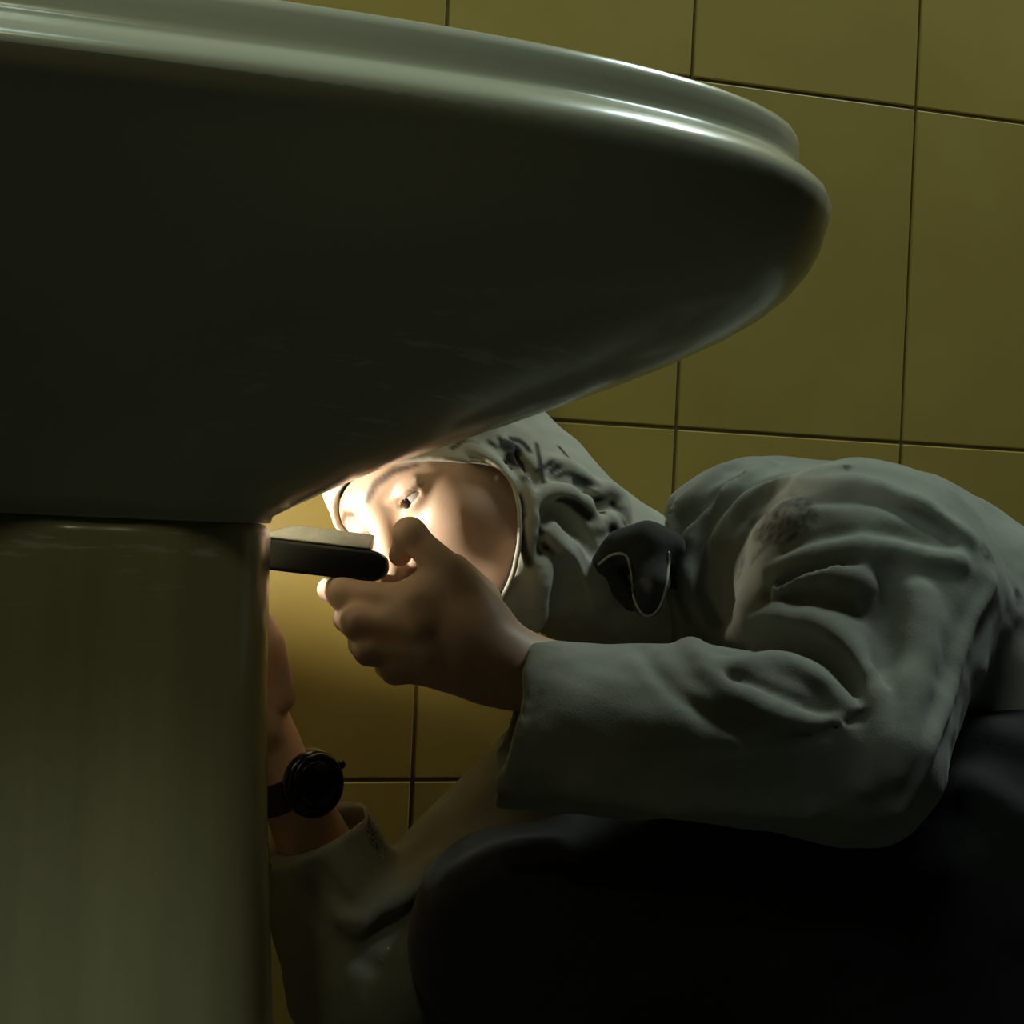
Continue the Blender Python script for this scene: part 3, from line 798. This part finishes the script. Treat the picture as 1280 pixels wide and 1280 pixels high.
# ---- loose dark collar flap between scarf and jacket, with a pale hem
def ribbon(rows, thick, n=6):
    """grid of 3-D rows made into a sheet with thickness"""
    g = np.array([spline(r, n) for r in rows]); g = np.stack([spline(g[:, j], n) for j in range(g.shape[1])], 1)
    a, b = g.shape[:2]
    du = np.gradient(g, axis=0); dv = np.gradient(g, axis=1); nn = np.cross(du, dv); nn /= np.linalg.norm(nn, axis=2, keepdims=True)+1e-9
    v = np.concatenate([(g+nn*thick/2).reshape(-1, 3), (g-nn*thick/2).reshape(-1, 3)]); o = a*b; f = []
    for i in range(a-1):
        for j in range(b-1):
            q = (i*b+j, i*b+j+1, (i+1)*b+j+1, (i+1)*b+j); f.append(q); f.append(tuple(x+o for x in q[::-1]))
    def side(idx):
        for x, y in zip(idx[:-1], idx[1:]): f.append((x, x+o, y+o, y))
    side([j for j in range(b)]); side([(a-1)*b+j for j in range(b)][::-1]); side([i*b for i in range(a)][::-1]); side([i*b+b-1 for i in range(a)])
    me = pydata('sheet', v, f); bm = bmesh.new(); bm.from_mesh(me); bmesh.ops.recalc_face_normals(bm, faces=bm.faces); bm.to_mesh(me); bm.free()
    return me, g
def flap_sdf(p):
    d = chain(p, [P(752, 705, .985), P(776, 682, .972), P(808, 673, .968), P(838, 682, .978)], [.009, .013, .014, .012])
    d = smin(d, chain(p, [P(812, 690, .970), P(812, 724, .962), P(810, 752, .966)], [.015, .0165, .0125]), .012)
    d = smin(d, chain(p, [P(756, 708, .992), P(772, 730, .990), P(790, 752, .988)], [.007, .008, .008]), .008)
    d = smin(d, chain(p, [P(800, 690, 1.00), P(850, 720, 1.02), P(850, 770, 1.03)], [.02, .02, .015]), .01)
    d = smax(d, -chain(p, [P(766, 706, .965), P(782, 722, .962), P(790, 742, .966)], [.008, .011, .007]), .004)
    return d+wob(p, 110, .4)*.0010
fp = np.array([P(735, 640, .93), P(870, 800, 1.06), P(735, 800, .95), P(870, 640, 1.06)])
v, q = surfnet(flap_sdf, fp.min(0)-.02, fp.max(0)+.02, .0024)
fm = npmesh('collar_flap', v, q); attr(fm, 'print', np.zeros(len(v)))
flap = link('collar_flap', fm, M_DARKCLOTH, person, PB)
edge = on(flap_sdf, [(748, 706), (764, 694), (782, 694), (789, 715), (792, 745), (800, 764), (810, 770), (822, 762), (831, 740), (836, 708), (836, 690)], 5, .0004, d1=1.2)
if len(edge) > 3: sub('hem', tube_mesh('flap_hem', edge, .0011, 7), M_HEM, flap)

# ------------------------------------------------------------------ wristwatch on the far wrist
wa = (wr_r-el_r); wa /= np.linalg.norm(wa)
wc = wr_r+wa*.004
wn = -CF*0.72+CR*0.66+CU*0.15; wn -= wa*(wn@wa); wn /= np.linalg.norm(wn); wt = np.cross(wa, wn)
watch = empty('wristwatch', wc); tag(watch, 'glossy black wristwatch on the wrist beside the sink column', 'watch')
prof = []
bm = bmesh.new()
N = 40
sec = [(-.012, .0008), (.012, .0008), (.012, .0038), (-.012, .0038)]
v = []; f = []
for i in range(N):
    th = 2*math.pi*i/N; rad = wn*math.cos(th)*1.0+wt*math.sin(th)*1.05
    for a, r in sec: v.append(wc+wa*a+rad*(.0285+r))
for i in range(N):
    for j in range(4): f.append((i*4+j, i*4+(j+1) % 4, ((i+1) % N)*4+(j+1) % 4, ((i+1) % N)*4+j))
link('strap', pydata('strap', v, f), M_GLOSS, watch, wc, smooth=False)
def disc(name, c, n, prof, mat):
    n = n/np.linalg.norm(n); s = np.cross(n, CU); s /= np.linalg.norm(s); u = np.cross(n, s); v = []; f = []; K = 40
    for r, h in prof:
        for i in range(K):
            th = 2*math.pi*i/K; v.append(c+n*h+(s*math.cos(th)+u*math.sin(th))*r)
    for i in range(len(prof)-1):
        for j in range(K): f.append((i*K+j, i*K+(j+1) % K, (i+1)*K+(j+1) % K, (i+1)*K+j))
    f.append(tuple(range(K))[::-1]); f.append(tuple(range((len(prof)-1)*K, len(prof)*K)))
    return link(name, pydata(name, v, f), mat, watch, wc)
fc = wc+wn*.029
disc('case', fc, wn, [(.020, 0), (.0245, .002), (.0255, .006), (.0255, .010), (.0235, .0125), (.0205, .0130)], M_GLOSS)
disc('bezel', fc, wn, [(.0190, .0128), (.0225, .0130), (.0232, .0142), (.0215, .0156), (.0195, .0158), (.0185, .0145)], M_GLOSS)
disc('dial_glass', fc, wn, [(.0188, .0132), (.0188, .0150), (.015, .0158), (.008, .0163), (.002, .0164)], M_GLOSS)
disc('crown', fc+wt*.0265+wn*.006, wt, [(.003, 0), (.0035, .001), (.0035, .004), (.0028, .005)], M_GLOSS)
